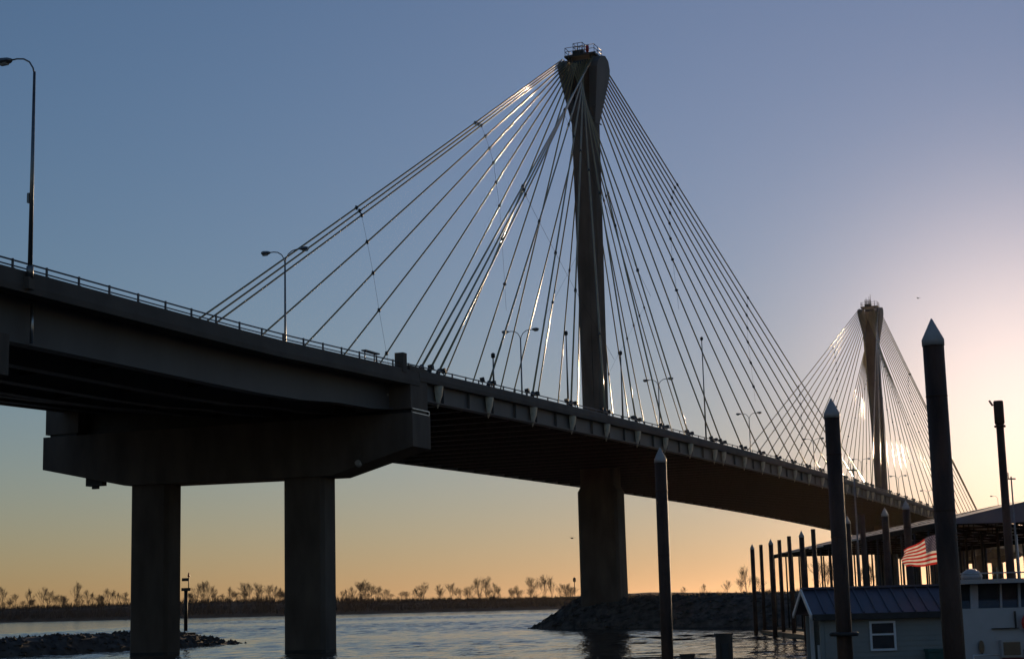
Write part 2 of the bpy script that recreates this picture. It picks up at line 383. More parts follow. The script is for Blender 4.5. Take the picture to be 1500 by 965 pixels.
# ================================================================ THE BRIDGE
def zr(X):                                # height of the top rail
    return max(25.125-5e-5*(X-115.2)**2, 22.41)
BR = empty('cable_stayed_bridge', (0,0,0))
tag(BR, 'long dark cable-stayed road bridge with two tall pylons crossing the river', 'bridge')
YE = 16.66
def span(x0, x1, step):
    n = max(1, round((x1-x0)/step)); return [x0+(x1-x0)*i/n for i in range(n+1)]
def strip(mb, xs, prof):                  # prof(X) -> ring of (y,z)
    mb.sweep([[(X,y,z) for y,z in prof(X)] for X in xs])
X0, X1, XE = -94.2, 324.6, 560
main = span(X0, X1, 5.45); appr = span(-260, X0, 5.5); apr2 = span(X1, XE, 8)
# road slab
m = MB(); allx = span(-260, XE, 8)
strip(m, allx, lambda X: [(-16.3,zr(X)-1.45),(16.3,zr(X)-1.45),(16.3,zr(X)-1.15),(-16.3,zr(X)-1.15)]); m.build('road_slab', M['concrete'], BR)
m = MB(); strip(m, allx, lambda X: [(-15.9,zr(X)-1.146),(15.9,zr(X)-1.146),(15.9,zr(X)-1.09),(-15.9,zr(X)-1.09)]); m.build('road_surface', M['asphalt'], BR)
# parapets (outer concrete barriers) with a small drip edge
for sgn in (-1, 1):
    for xs, dpt, top in ((main,1.27,.36),(appr,1.68,.48),(apr2,1.68,.48)):
        m = MB()
        strip(m, xs, lambda X: [(sgn*16.3,zr(X)-dpt),(sgn*16.93,zr(X)-dpt),(sgn*16.95,zr(X)-dpt+.35),(sgn*16.84,zr(X)-top-.05),(sgn*16.8,zr(X)-top),(sgn*16.45,zr(X)-top),(sgn*16.3,zr(X)-1.1)])
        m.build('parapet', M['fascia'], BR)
# edge girders of the cable-stayed spans: web panels, flanges, stiffeners
for sgn in (-1, 1):
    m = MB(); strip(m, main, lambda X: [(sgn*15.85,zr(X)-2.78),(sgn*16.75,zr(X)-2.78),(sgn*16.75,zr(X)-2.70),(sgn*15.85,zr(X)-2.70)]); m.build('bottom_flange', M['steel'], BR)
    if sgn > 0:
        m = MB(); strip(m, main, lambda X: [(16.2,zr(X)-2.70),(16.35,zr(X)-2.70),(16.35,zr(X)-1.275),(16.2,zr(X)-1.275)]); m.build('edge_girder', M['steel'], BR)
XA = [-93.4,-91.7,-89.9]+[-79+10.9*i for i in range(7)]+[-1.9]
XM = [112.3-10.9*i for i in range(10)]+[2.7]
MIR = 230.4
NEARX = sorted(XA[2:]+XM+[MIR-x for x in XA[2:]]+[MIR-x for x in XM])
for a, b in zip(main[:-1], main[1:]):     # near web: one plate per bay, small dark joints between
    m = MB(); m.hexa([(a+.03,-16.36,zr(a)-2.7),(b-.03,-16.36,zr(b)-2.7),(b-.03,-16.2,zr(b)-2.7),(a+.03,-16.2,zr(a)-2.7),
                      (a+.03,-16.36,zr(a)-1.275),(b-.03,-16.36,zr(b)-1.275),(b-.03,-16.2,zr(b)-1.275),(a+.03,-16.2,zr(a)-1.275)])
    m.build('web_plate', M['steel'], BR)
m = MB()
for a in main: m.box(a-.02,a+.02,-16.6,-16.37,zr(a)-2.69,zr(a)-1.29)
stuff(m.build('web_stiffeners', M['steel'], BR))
fb = MB()                                 # floor beams + stringers beneath the main spans
for i, a in enumerate(main): fb.box(a-.2,a+.2,-15.8,15.8,zr(a)-2.85,zr(a)-1.455)
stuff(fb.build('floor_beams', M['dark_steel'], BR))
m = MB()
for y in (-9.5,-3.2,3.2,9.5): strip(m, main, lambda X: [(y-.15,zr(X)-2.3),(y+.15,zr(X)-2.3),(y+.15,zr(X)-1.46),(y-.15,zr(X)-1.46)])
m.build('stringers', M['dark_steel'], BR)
# approach girders
def agz(X, deep): return zr(X)-1.5-(deep if X < -110 or X > 340 else deep*(.78 if -97 < X < 330 else .9))
for xs in (appr, apr2):
    for y, dp in ((-14.8,2.55),(-9.2,2.5),(-3.5,2.3),(2.2,1.9),(8.2,1.0),(13.8,.45)):
        m = MB()
        strip(m, xs, lambda X: [(y-.12,agz(X,dp)+.1),(y-.45,agz(X,dp)+.1),(y-.45,agz(X,dp)),(y+.45,agz(X,dp)),(y+.45,agz(X,dp)+.1),(y+.12,agz(X,dp)+.1),(y+.12,zr(X)-1.47),(y-.12,zr(X)-1.47)])
        m.build('approach_girder', M['steel'], BR)
m = MB()
for a in appr[::2]: m.box(a-.1,a+.1,-14.6,2.0,zr(a)-3.2,zr(a)-1.5)
stuff(m.build('cross_frames', M['dark_steel'], BR))
# drain pipe beneath the first lamp
m = MB(); m.tube([(-141.2,-15.4,zr(-143)-1.75),(-141.2,-15.4,zr(-143)-4.0)], .1, 8); m.build('drain_pipe', M['chain'], BR)
# railings: posts + two bars
for sgn in (-1, 1):
    rail = MB(); xs = span(-240, 520, 7)
    for dz, r in ((0,.055),(-.3,.045)): rail.tube([(X,sgn*YE,zr(X)+dz-(.0 if -94<X<324 else .02)) for X in xs], r, 5)
    ro = rail.build('railing', M['rail'], BR)
    pm = MB(); pm.box(-.05,.05,-.05,.05,-.49,.07); pm.box(-.1,.1,-.1,.1,-.49,-.44); pme = pm.mesh('post', M['rail'])
    X = -239.2
    while X < 480:
        if sgn < 0: inst('post', pme, ro, loc=(X,-YE,zr(X)))
        X += 2.87 if sgn < 0 else 50
# anchor covers under the near edge (half cones) and floodlights beside each anchor
cov = MB(); n = 9; ring0 = []; ring1 = []; ringm = []
for k in range(n):
    a = math.pi*k/(n-1); x, y = math.cos(a)*.62, -math.sin(a)*.5
    ring0.append((x,y-.02,0)); ringm.append((x*.8,y*.8-.02,-.75)); ring1.append((x*.08,y*.08,-1.85))
cov.sweep([ring0,ringm,ring1], closed=False, smooth=True)
cov.add([(0,0,0)]+ring0, [(0,i+1,i+2) for i in range(n-1)])
cme = cov.mesh('anchor_cover', M['cover'])
for X in NEARX:
    sc = (1,1,1)
    inst('anchor_cover', cme, BR, loc=(X,-16.5,zr(X)-1.3))
    m = MB()
fl = MB(); fl.tube([(0,0,0),(0,0,.45)], .05, 5); fl.bar((0,-.18,.62),(0,.2,.55),.42,.38); fme = fl.mesh('floodlight', M['dark_steel'])
for X in NEARX:
    for dx in (-1.35, 1.2): inst('floodlight', fme, BR, loc=(X+dx,-16.6,zr(X)-.42), rot=(0,0,random.uniform(-.3,.3)))
# boots where the cables enter the near parapet
bt = MB(); bt.tube([(0,0,-.5),(0,0,.55)], .2, 8); btm = bt.mesh('cable_boot', M['clamp'])

# ---- piers
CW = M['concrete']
cap = MB(); xa, xb = -95.85, -92.45
poly = [(-17.0,16.25),(-17.0,18.95),(18.95,19.15),(18.95,16.3),(10.4,14.5),(-9.6,14.28)]
cap.prism([(xa,y,z) for y,z in poly], (xb-xa,0,0)); pc = cap.build('pier_cap', CW, BR)
b1 = MB(); b1.box(-95.8,-92.6,-16.85,-11.9,19.3,zr(-94)-.15); b1.build('pedestal', CW, pc)
b1 = MB(); b1.box(-95.8,-92.6,15.3,18.75,19.35,21.8); b1.build('pedestal', CW, pc)
b1 = MB(); b1.box(-94.5,-94.2,-11.88,15.28,19.12,22.0); b1.build('end_diaphragm', M['dark_steel'], pc)
b1 = MB(); b1.box(-95.6,-92.7,-16.8,-12.2,19.0,19.3); b1.box(-95.6,-92.7,15.6,18.4,19.1,19.35); b1.build('bearing', M['dark_steel'], pc)
b1 = MB()
for z in (18.98,19.3): b1.bar((-95.75,-16.95,z),(-92.6,-16.95,z),.06,.07)
b1.bar((-92.55,-16.95,18.98),(-92.55,-16.95,19.32),.07,.07); b1.build('bearing_frame', M['chain'], pc)
b1 = MB()
for y in (-12.6,-14.6): b1.tube([(-95.85,y,20.5),(-96.15,y,20.5)], .35, 10)
b1.tube([(-95.85,-12.2,15.0),(-96.2,-12.2,15.2)], .25, 8)
b1.build('wall_lamp', M['lens'], pc)
for z in (20.95,20.15):
    b1 = MB(); b1.tube([(-94.5,18.7,z),(-94.6,19.35,z-.3)], .22, 8); b1.build('pipe_stub', M['dark_steel'], pc)
b1 = MB(); b1.box(-94.6,-93.9,13.6,15.3,14.75,15.6); b1.box(-94.4,-94.1,14.2,14.8,14.5,14.9); b1.build('navigation_light', M['dark_steel'], pc)
b1 = MB(); b1.box(-97.3,-96.6,-16.95,-16.2,zr(-97)-.8,zr(-97)+.75); b1.build('parapet_pillar', CW, BR)
b1 = MB()
for x in (-102.7,-101.1): b1.tube([(x,-16.3,zr(-102)-.5),(x,-16.3,zr(-102)+.28)], .05, 6)
b1.box(-103.1,-100.7,-16.6,-16.2,zr(-102)+.24,zr(-102)+.34); b1.build('rail_bracket', M['rail'], BR)
def column(name, xc, yc, hx, hy, z0, z1, ch=.35):
    m = MB(); ring = [(-hx,-hy+ch),(-hx+ch,-hy),(hx-ch,-hy),(hx,-hy+ch),(hx,hy-ch),(hx-ch,hy),(-hx+ch,hy),(-hx,hy-ch)]
    m.sweep([[(xc+x,yc+y,z) for x,y in ring] for z in (z0,z1)]); return m.build(name, CW, BR)
column('pier_column', -94.2, 8.25, 1.2, 1.88, -4, 14.6, .3); column('pier_column', -94.2, -6.72, 1.2, 1.88, -4, 14.45, .3)
# tide-stained footing course
for yc in (8.25,-6.72):
    m = MB(); fr = [(-1.21,-1.59),(-.91,-1.89),(.91,-1.89),(1.21,-1.59),(1.21,1.59),(.91,1.89),(-.91,1.89),(-1.21,1.59)]
    m.sweep([[(-94.2+x,yc+y,z) for x,y in fr] for z in (-4,.42)]); m.build('column_footing', M['dark_steel'], BR)
cap = MB(); poly = [(-16.9,16.1),(-16.9,18.3),(17,18.3),(17,16.3),(9,14.3),(-9,14.3)]
cap.prism([(-148.2,y,z) for y,z in poly], (3.3,0,0)); cap.build('pier_cap', CW, BR)
for y in (-7.2,7.2): column('pier_column', -146.5, y, 1.35, 2.2, -4, 14.5, .3)
for xc in (0, MIR):                        # pylon piers
    yo = .15 if xc == 0 else 0
    m = MB(); ring = lambda hy, hx, ch: [(-hx,-hy+ch),(-hx+ch,-hy),(hx-ch,-hy),(hx,-hy+ch),(hx,hy-ch),(hx-ch,hy),(-hx+ch,hy),(-hx,hy-ch)]
    secs = []
    for z, hy in ((-3,2.9),(3.0,2.88),(10,2.84),(18.5,2.82),(19.2,2.4),(22.6,2.4)):
        secs.append([(xc+x,yo+y,z) for x,y in ring(hy,1.9,.35)])
    m.sweep(secs); m.build('pylon_pier', CW, BR)
cap = MB(); xa = MIR+92.45+.2
cap.prism([(xa,y,z) for y,z in [(-17.0,16.25),(-17.0,18.95),(17,18.95),(17,16.3),(10,14.5),(-10,14.5)]], (3.4,0,0)); cap.build('pier_cap', CW, BR)
for y in (-7.2,7.2): column('pier_column', MIR+94.4, y, 1.35, 2.2, -4, 14.6, .3)
for xq in (380, 436):
    cap = MB(); cap.prism([(xq,y,z) for y,z in [(-16,16.5),(-16,18.3),(16,18.3),(16,16.5),(9,14.5),(-9,14.5)]], (3,0,0)); cap.build('pier_cap', CW, BR)
    for y in (-7.2,7.2): column('pier_column', xq+1.5, y, 1.3, 2, -4, 14.6, .3)

# ---- pylons
def pylon(xc, yc, tip):
    ring = lambda hx, hy, ch: [(-hx,-hy+ch),(-hx+ch,-hy),(hx-ch,-hy),(hx,-hy+ch),(hx,hy-ch),(hx-ch,hy),(-hx+ch,hy),(-hx,hy-ch)]
    m = MB(); secs = []
    for z, hx, hy in ((20.5,1.55,1.45),(45,1.6,1.52),(68,1.6,1.66),(72.5,1.5,1.72),(74,1.1,1.5),(79.3,.9,1.3)):
        secs.append([(xc+x,yc+y,z) for x,y in ring(hx,hy,.4)])
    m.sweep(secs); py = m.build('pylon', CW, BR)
    m = MB()                               # raised panels on the shaft faces
    for sx in (-1,1): m.box(xc+sx*1.62-.06,xc+sx*1.62+.06,yc-.35,yc+.35,24,70)
    m.build('shaft_rib', CW, py)
    for s in (-1, 1):                      # two fan-shaped saddle housings, one per cable plane
        prof = [(-.9,70.6),(-1.5,73.0),(-2.15,75.6),(-2.72,78.2),(-2.55,79.0),(-1.5,80.0),(0,80.35),(1.5,80.0),(2.55,79.0),(2.72,78.2),(2.15,75.6),(1.5,73.0),(.9,70.6)]
        m = MB(); inn = []; out = []
        for x, z in prof:
            k = (z-70.6)/9.75; yi = .95+1.0*k; yo_ = 1.75+1.55*k
            inn.append((xc+x,yc+s*yi,z)); out.append((xc+x,yc+s*yo_,z))
        n = len(prof); m.add(inn+out, [list(range(n)), [n+i for i in range(n)]]+[(i,(i+1)%n,n+(i+1)%n,n+i) for i in range(n)])
        m.build('cable_saddle', M['steel'], py)
        m = MB()
        for k in range(5): m.bar((xc-2.2+.2*k,yc+s*(1.6+.3*k),71+1.8*k),(xc+2.2-.2*k,yc+s*(1.6+.3*k),71+1.8*k),.2,.08)
        m.build('saddle_ribs', M['steel'], py)
    m = MB(); m.box(xc-1.3,xc+1.3,yc-1.15,yc+1.15,79.3,79.9)
    for sx in (-1,1):
        for sy in (-1,1): m.box(xc+sx*1.2-.1,xc+sx*1.2+.1,yc+sy*1.5-.1,yc+sy*1.5+.1,79.6,80.5)
    m.box(xc-1.7,xc+1.7,yc-2.3,yc+2.3,80.42,80.7); m.box(xc-1.0,xc+1.0,yc-.3,yc+1.3,80.7,81.5); pl = m.build('service_platform', M['dark_steel'], py)
    g = MB()
    def rails(x0,x1,y0,y1,z,h):
        c = [(x0,y0),(x1,y0),(x1,y1),(x0,y1)]
        for i in range(4):
            a, b = c[i], c[(i+1)%4]
            for hh in (h, h*.5): g.tube([(xc+a[0],yc+a[1],z+hh),(xc+b[0],yc+b[1],z+hh)], .045, 5)
            for t in (0,.5): g.tube([(xc+a[0]+(b[0]-a[0])*t,yc+a[1]+(b[1]-a[1])*t,z),(xc+a[0]+(b[0]-a[0])*t,yc+a[1]+(b[1]-a[1])*t,z+h)], .045, 5)
    rails(-1.6,1.6,-2.2,2.2,80.7,1.15); rails(-.9,.9,-.2,1.2,81.5,1.1); g.build('guard_rail', M['rail'], py)
    if tip == 'beacon':
        b = MB(); b.tube([(xc-.9,yc-.95,80.7),(xc-.9,yc-.95,81.1),(xc-.9,yc-.95,81.15),(xc-.9,yc-.95,81.95),(xc-.9,yc-.95,82.05)], [.18,.18,.24,.24,.1], 10); b.build('warning_beacon', M['red'], py)
    else:
        b = MB()
        for dx,dy,h in ((-.2,.9,2.6),(.3,.2,3.0),(-.5,-.3,3.4),(.2,-1.2,1.8)): b.tube([(xc+dx,yc+dy,80.7),(xc+dx,yc+dy,80.7+h)], [.09,.05], 5)
        b.build('antenna_mast', M['dark_steel'], py)
        b = MB(); b.box(xc-2.1,xc-1.65,yc+1.2,yc+2.2,24.5,26.8); b.box(xc-2.1,xc-1.65,yc-2.6,yc-1.3,24.6,27.0); b.build('equipment_box', M['dark_steel'], py)
    return py
pylon(0, .5, 'beacon'); pylon(MIR, .1, 'antenna')

# ---- stay cables with clamps and tie wires
clm = MB(); clm.tube([(0,0,-.2),(0,0,.2)], .165, 8); clm.box(-.05,.05,-.26,.26,-.08,.08); clme = clm.mesh('clamp', M['clamp'])
TIES = {-1: (-25.7, -51.8), 1: (26.5, 62.0)}
def cable_fan(xc, yoff, mir):
    for s in (-1, 1):
        for side, L in ((-1, XA), (1, XM)):
            ties = {0: [], 1: []}
            for i, Xb in enumerate(L):
                sx = side*mir
                a = Vector((xc+sx*(2.41+.078*i), yoff+s*(2.60-.257*i), 79.64-.227*i))
                b = Vector((xc+mir*Xb, s*16.54, zr(xc+mir*Xb)-.3))
                dv = b-a; ln = dv.length; a2 = a-dv*(1.4/ln); b2 = b+dv*(1.0/ln)
                pts = []
                for k in range(9):
                    t = k/8; q = a2.lerp(b2, t); q.z -= 4*t*(1-t)*ln*.0022; pts.append(q)
                m = MB(); m.tube(pts, .098, 10); co = m.build('cable', M['cable'], BR)
                if s < 0:
                    o = inst('cable_boot', btm, co, loc=b-dv*(.35/ln)); o.rotation_mode = 'QUATERNION'; o.rotation_quaternion = dv.to_track_quat('Z','Y')
                for tno, f in ((0, (.2545,.253,.2515,.2685,.289,.314,.353,.40,.47,.57,0)), (1, (.5425,.5455,.5515,.5985,.655,.7255,.81,0,0,0,0))):
                    if side > 0 and tno == 0: t = (.221,.2315,.2465,.265,.286,.3145,.35,.40,.4675,.5655,0)[i]
                    else: t = f[i]
                    if side > 0 and tno == 1: t = (.47,.50,.535,.58,.63,.70,.78,0,0,0,0)[i]
                    if not t: continue
                    q = a.lerp(b, t); q.z -= 4*t*(1-t)*ln*.0022
                    o = inst('clamp', clme, co, loc=q); o.rotation_mode = 'QUATERNION'; o.rotation_quaternion = dv.to_track_quat('Z','Y')
                    ties[tno].append(q)
            for tno in (0, 1):
                q = ties[tno]; m = MB()
                e = q[-1]+Vector((q[-1].x-q[-2].x, (q[-1].y-q[-2].y), q[-1].z-q[-2].z))*.6
                m.tube(q+[e], .017, 4); m.build('tie_wire', M['clamp'], BR)
cable_fan(0, .81, 1); cable_fan(MIR, .4, -1)

# ================================================================ STREET LAMPS on the bridge
def arm_pts(sy):
    return [(0,0,12.6),(0,sy*.10,13.0),(0,sy*.35,13.42),(0,sy*.75,13.68),(0,sy*1.2,13.76),(0,sy*1.6,13.74)]
hd = MB()
hd.sweep([[(x*w,y,z*h+.02) for x,z in ((-.5,-.1),(-.42,.6),(.42,.6),(.5,-.1),(.34,-.7),(-.34,-.7))] for y,w,h in ((0,.16,.12),(.18,.44,.2),(.62,.5,.25),(.85,.36,.16))])
ln_ = MB(); ln_.sweep([[(x*w,y,z) for x,z in ((-.5,-.12),(.5,-.12),(.3,-.24),(-.3,-.24))] for y,w in ((.3,.36),(.75,.36))])
hd_me, ln_me = hd.mesh('lamp_head', M['pole']), ln_.mesh('lens', M['lens'])
def street_lamp(loc, arms, label, group, rz=0, ph=12.9):
    e = empty('street_lamp', loc, rz); tag(e, label, 'street lamp', group)
    m = MB(); m.tube([(0,0,0),(0,0,.7),(0,0,.75)], [.2,.2,.14], 10); m.tube([(0,0,.7),(0,0,12.75)], [.135,.075], 10); m.box(-.1,.1,.1,.24,4.6,5.2); m.build('pole', M['pole'], e)
    for sy in arms:
        a = MB(); a.tube(arm_pts(sy), .05, 8); ao = a.build('lamp_arm', M['pole'], e)
        h = inst('lamp_head', hd_me, ao, loc=(0,sy*1.55,13.74), rot=(0,0,0 if sy > 0 else math.pi))
        l = inst('lens', ln_me, ao, loc=(0,sy*1.55,13.74), rot=(0,0,0 if sy > 0 else math.pi))
    return e
names = ['left of the pier and crossing the long back cables','between the near pylon and the pier','just right of the near pylon','second to the right of the near pylon','third to the right of the near pylon','close left of the far pylon','first to the right of the far pylon','second to the right of the far pylon']
for k in range(8):
    X = -86.4+57.6*k
    street_lamp((X,0,zr(X)-1.09), (-1,1), f'double-armed lamp on the bridge, {names[k]}', 'double-armed lamps along the bridge median')
street_lamp((-143.6,-17.1,zr(-143)-.9), (1,), 'single-armed street lamp on the bridge parapet at the left edge of the photo', 'single-armed lamps on the bridge edge').scale = (1,1,.905)
street_lamp((357,-17.1,zr(357)-.9), (1,), 'single-armed street lamp far beyond the last cables above the dock roof', 'single-armed lamps on the bridge edge')
m = MB(); m.box(-143.85,-143.35,-17.25,-16.9,zr(-143)-1.5,zr(-143)-.85)
m.build('lamp_bracket', CW, BR)
# thin monitoring poles on the near edge
for X, h, lab in ((-77.8,2.9,'short thin pole with a small round head nearest the pier'),(-58.2,7.4,'thin round-topped pole left of the near pylon'),(-40.5,7.4,'thin round-topped pole close right of the near pylon'),(-5.8,13.4,'tallest thin round-topped pole right of the double-armed lamp')):
    e = empty('thin_pole', (X,-16.62,zr(X)-.4)); tag(e, lab+', on the bridge edge', 'pole', 'thin poles on the near bridge edge')
    m = MB(); m.tube([(0,0,0),(0,0,h)], [.11,.06], 8); m.build('shaft', M['pole'], e)
    m = MB(); m.tube([(0,0,h-.1),(0,0,h),(0,0,h+.3),(0,0,h+.4)], [.08,.2,.2,.08], 8); m.build('pole_head', M['dark_steel'], e)

# ================================================================ MARINA
TZ = 8.83
def pile(px, py, cap, label, dia=.41, top=TZ, low=False):
    p = at_z(px, py, top); e = empty('mooring_pile', (p.x,p.y,0)); tag(e, label, 'pile', 'steel mooring piles in the marina')
    r = dia/2; zc = top-.42 if cap else top
    m = MB(); m.tube([(0,0,-4),(0,0,zc)], r, 20); m.build('pile_shaft', M['pile'], e)
    if cap:
        c = MB(); c.tube([(0,0,zc-.12),(0,0,zc+.0),(0,0,top)], [r*1.06,r*1.06,.012], 20); c.build('pile_cap', M['cap'], e)
    if dia > .405 and cap:
        for zw in (1.9, 5.1, 7.3):
            w_ = MB(); w_.tube([(0,0,zw-.02),(0,0,zw-.008),(0,0,zw+.008),(0,0,zw+.02)], [r*1.004,r*1.03,r*1.03,r*1.004], 20, caps=False); w_.build('weld_seam', M['pile'], e)
    e.rotation_euler = (random.uniform(-.004,.004), random.uniform(-.004,.004), random.uniform(0,3))
    return e, p
P4,_ = pile(1364,467,True,'tall dark pile with white pointed cap nearest the flag, thickest in the photo')
P2,p2 = pile(1216,583,True,'tall dark pile with white pointed cap standing in front of the boathouse roof')
P3,_ = pile(965,655,True,'dark pile with white pointed cap standing alone right of the near pylon base')
for px,py,cap,lab in [(1101.2,796.5,True,'leftmost of the distant row of piles, with a pointed cap'),(1114,797.5,False,'flat-topped pile second from the left in the distant row'),(1128.4,789,True,'pointed pile third from the left in the distant row'),(1141,790.5,False,'flat-topped pile fourth from the left in the distant row'),(1155.8,785,False,'flat-topped pile fifth from the left in the distant row'),(1173.4,777,True,'pointed pile sixth from the left in the distant row'),(1191.5,774.5,False,'flat-topped pile seventh from the left in the distant row'),
    (1240,755,True,'capped pile half hidden just right of the tall boathouse pile'),(1262.5,753,False,'flat-topped dark pile beneath the thin grey mast'),(1295,743,True,'capped pile below the far pylon in front of the bridge deck'),(1327,732,True,'capped pile just left of the flag in front of the bridge deck')]:
    pile(px,py,cap,lab,dia=.42 if cap else .36)
# bare pipe pile at right with a rusty collar
pp = at(1491,985,52); e = empty('pipe_pile', (pp.x,pp.y,0)); tag(e, 'thin bare pipe pile with ragged rusty collar at the right edge', 'pile')
zt = at(1462,590,52).z
tp_ = at(1462,587,52)-Vector((pp.x,pp.y,0)); ax = tp_.normalized(); ft = Vector((0,0,0))-ax*(4); q_ = lambda k: tp_-ax*k
m = MB(); m.tube([ft,q_(.5)], [.155,.118], 16); m.build('pile_shaft', M['pile'], e)
m = MB(); m.tube([q_(.75),q_(.7),q_(.05),q_(0)], [.135,.155,.155,.14], 16); m.tube([q_(.15)-RH*.18,q_(-.02)-RH*.28], .035, 5); m.tube([q_(.84),q_(.78)], .175, 16); m.build('rusty_collar', M['pile'], e)
# pile guide hoop and chain on the boathouse pile
m = MB(); q = p2
m.tube([(.34*math.cos(a),.34*math.sin(a),2.55) for a in [i*math.pi/6 for i in range(13)]], .06, 6)
o = m.build('guide_hoop', M['dark_steel'], P2)
m = MB()
for k in range(14): m.tube([(-.28,-.2,2.5-k*.12),(-.26,-.22,2.42-k*.12)], .03, 5)
m.build('chain', M['chain'], P2)
# near timber posts
for px, py, d, w, lab in ((1060,930,27,.25,'square weathered timber post at the bottom edge'),(1007,960,28,.22,'low dark timber post left of the square one')):
    p = at(px,py,d); e = empty('timber_post', (p.x,p.y,0), YAW); tag(e, lab, 'post', 'timber posts in the foreground water')
    m = MB(); h = w/2; m.sweep([[(x*h,y*h,z) for x,y in ((-1,-.8),(-.8,-1),(.8,-1),(1,-.8),(1,.8),(.8,1),(-.8,1),(-1,.8))] for z in (-3,p.z)]); m.build('shaft', M['wood'], e)
    m = MB(); m.box(-h*1.1,h*1.1,-h*1.1,h*1.1,p.z,p.z+.035); m.build('top_plate', M['wood'], e)
    if w > .23: m = MB(); m.box(-h-.03,-h,-.05,.06,p.z-.6,p.z-.12); m.build('rub_board', M['dark_steel'], e)

# ---- boathouse on its float
BH = empty('boathouse', LF(11.9,57,.55)); tag(BH, 'small grey-green floating boathouse with dark blue metal roof', 'building')
HL0, HL1, HD0, HD1 = 9.95, 14.1, 55.25, 58.3; EZ, RZ, RD = 2.98, 3.80, 56.75; RL0, RL1 = 9.62, 14.3; FD, BD = 54.95, 58.6
def hp(mb, name, mt, par=None):
    o = mb.build(name, mt, par or BH)
    return o
m = MB(); m.lbox(HL0,HL1,HD0,HD0+.12,.55,2.9); w_front = hp(m,'wall',M['siding'])
for k in range(14):
    z0 = .56+k*.165; m = MB(); m.hexa([LF(HL0+.09,HD0-.022,z0),LF(HL1-.11,HD0-.022,z0),LF(HL1-.11,HD0-.002,z0),LF(HL0+.09,HD0-.002,z0),LF(HL0+.09,HD0-.006,z0+.158),LF(HL1-.11,HD0-.006,z0+.158),LF(HL1-.11,HD0-.002,z0+.158),LF(HL0+.09,HD0-.002,z0+.158)]); m.build('siding_board', M['siding'], BH)
m = MB(); m.lbox(HL0,HL1,HD1-.12,HD1,.55,2.9); hp(m,'wall',M['siding'])
m = MB(); m.lbox(HL1-.12,HL1,HD0+.125,HD1-.125,.55,2.9); hp(m,'wall',M['siding'])
m = MB(); m.lbox(HL0+.55,HL0+.67,HD0+.125,HD1-.125,.55,2.9); hp(m,'wall',M['siding'])
for lx in (HL0+.56, HL1-.1):              # gables
    m = MB(); m.prism([LF(lx,HD0+.15,2.9),LF(lx,HD1-.15,2.9),LF(lx,RD,3.62)], RH*.1); hp(m,'gable',M['siding'])
n = 11
for sd_, (d0,) in ((0,(FD,)),(1,(BD,))):
    for k in range(n):
        a = RL0+(RL1-RL0)*k/n+.012; b = RL0+(RL1-RL0)*(k+1)/n-.012
        m = MB(); m.hexa([LF(a,d0,EZ-.05),LF(b,d0,EZ-.05),LF(b,RD,RZ-.05),LF(a,RD,RZ-.05),LF(a,d0,EZ),LF(b,d0,EZ),LF(b,RD,RZ),LF(a,RD,RZ)]); o = hp(m,'roof_panel',M['roof'])
        m = MB(); m.bar(LF(b+.012,d0,EZ+.012),LF(b+.012,RD,RZ+.012),.045,.075); m.build('seam', M['roof'], o)
m = MB(); m.bar(LF(RL0,RD,RZ+.03),LF(RL1,RD,RZ+.03),.3,.07); hp(m,'ridge_cap',M['roof'])
m = MB(); m.lbox(RL0,RL1,FD-.05,FD+.02,EZ-.2,EZ-.01); hp(m,'fascia',M['dark_steel'])
for lx in (RL0-.03, RL1+.03):
    for d0 in (FD,BD): m = MB(); m.bar(LF(lx,d0,EZ-.08),LF(lx,RD,RZ-.06),.05,.16); hp(m,'rake_trim',M['white'])
for lx in (HL0-.01,): m = MB(); m.lbox(lx-.05,lx+.08,HD0-.03,HD0+.1,.55,2.9); hp(m,'corner_trim',M['siding'])
m = MB(); m.lbox(HL1-.1,HL1+.05,HD0-.04,HD0-.005,.55,2.85); hp(m,'downpipe',M['white'])
m = MB(); m.lbox(HL0+.1,HL0+.22,HD1-.35,HD1-.2,.55,2.9); hp(m,'porch_post',M['white'])
m = MB(); m.lbox(HL0+.5,HL0+.545,56.2,57.1,.6,2.6); dr = hp(m,'door',M['white'])
m = MB(); m.lbox(HL0+.48,HL0+.498,56.35,56.95,1.6,2.4); m.build('pane', M['glass'], dr)
m = MB(); m.lbox(HL0+.3,HL0+.5,57.6,57.9,.6,1.9); hp(m,'cabinet',M['white'])
wl0, wl1, wz0, wz1 = 11.52, 12.38, 1.74, 2.70
wf = MB(); dd = HD0-.08
wf.lbox(wl0,wl0+.07,dd,HD0-.002,wz0,wz1); wf.lbox(wl1-.07,wl1,dd,HD0-.002,wz0,wz1); wf.lbox(wl0+.07,wl1-.07,dd,HD0-.002,wz0,wz0+.07); wf.lbox(wl0+.07,wl1-.07,dd,HD0-.002,wz1-.07,wz1); wf.lbox(wl0+.07,wl1-.07,dd+.005,HD0-.002,2.24,2.30)
wo = hp(wf,'window',M['white'])
for z0,z1 in ((wz0+.07,2.24),(2.30,wz1-.07)):
    m = MB(); m.lbox(wl0+.07,wl1-.07,HD0-.045,HD0-.024,z0,z1); m.build('pane', M['glass'], wo)
loft_local(BH)
for ch in list(COL.objects):
    if ch.parent and ch.parent.parent == BH and ch.type == 'MESH': ch.data.transform(Matrix.Translation(-BH.location))
# dock box
e = empty('dock_box', LF(13.72,54.8,.5)); tag(e, 'dark green plastic dock box against the boathouse wall', 'box')
m = MB(); m.box(-.45,.45,-.3,.3,0,1.18); o = m.build('bin', M['green'], e); o.rotation_euler = (0,0,YAW-math.pi/2)
m = MB(); m.box(-.48,.48,-.33,.33,1.185,1.27); o = m.build('lid', M['green'], e); o.rotation_euler = (0,0,YAW-math.pi/2)
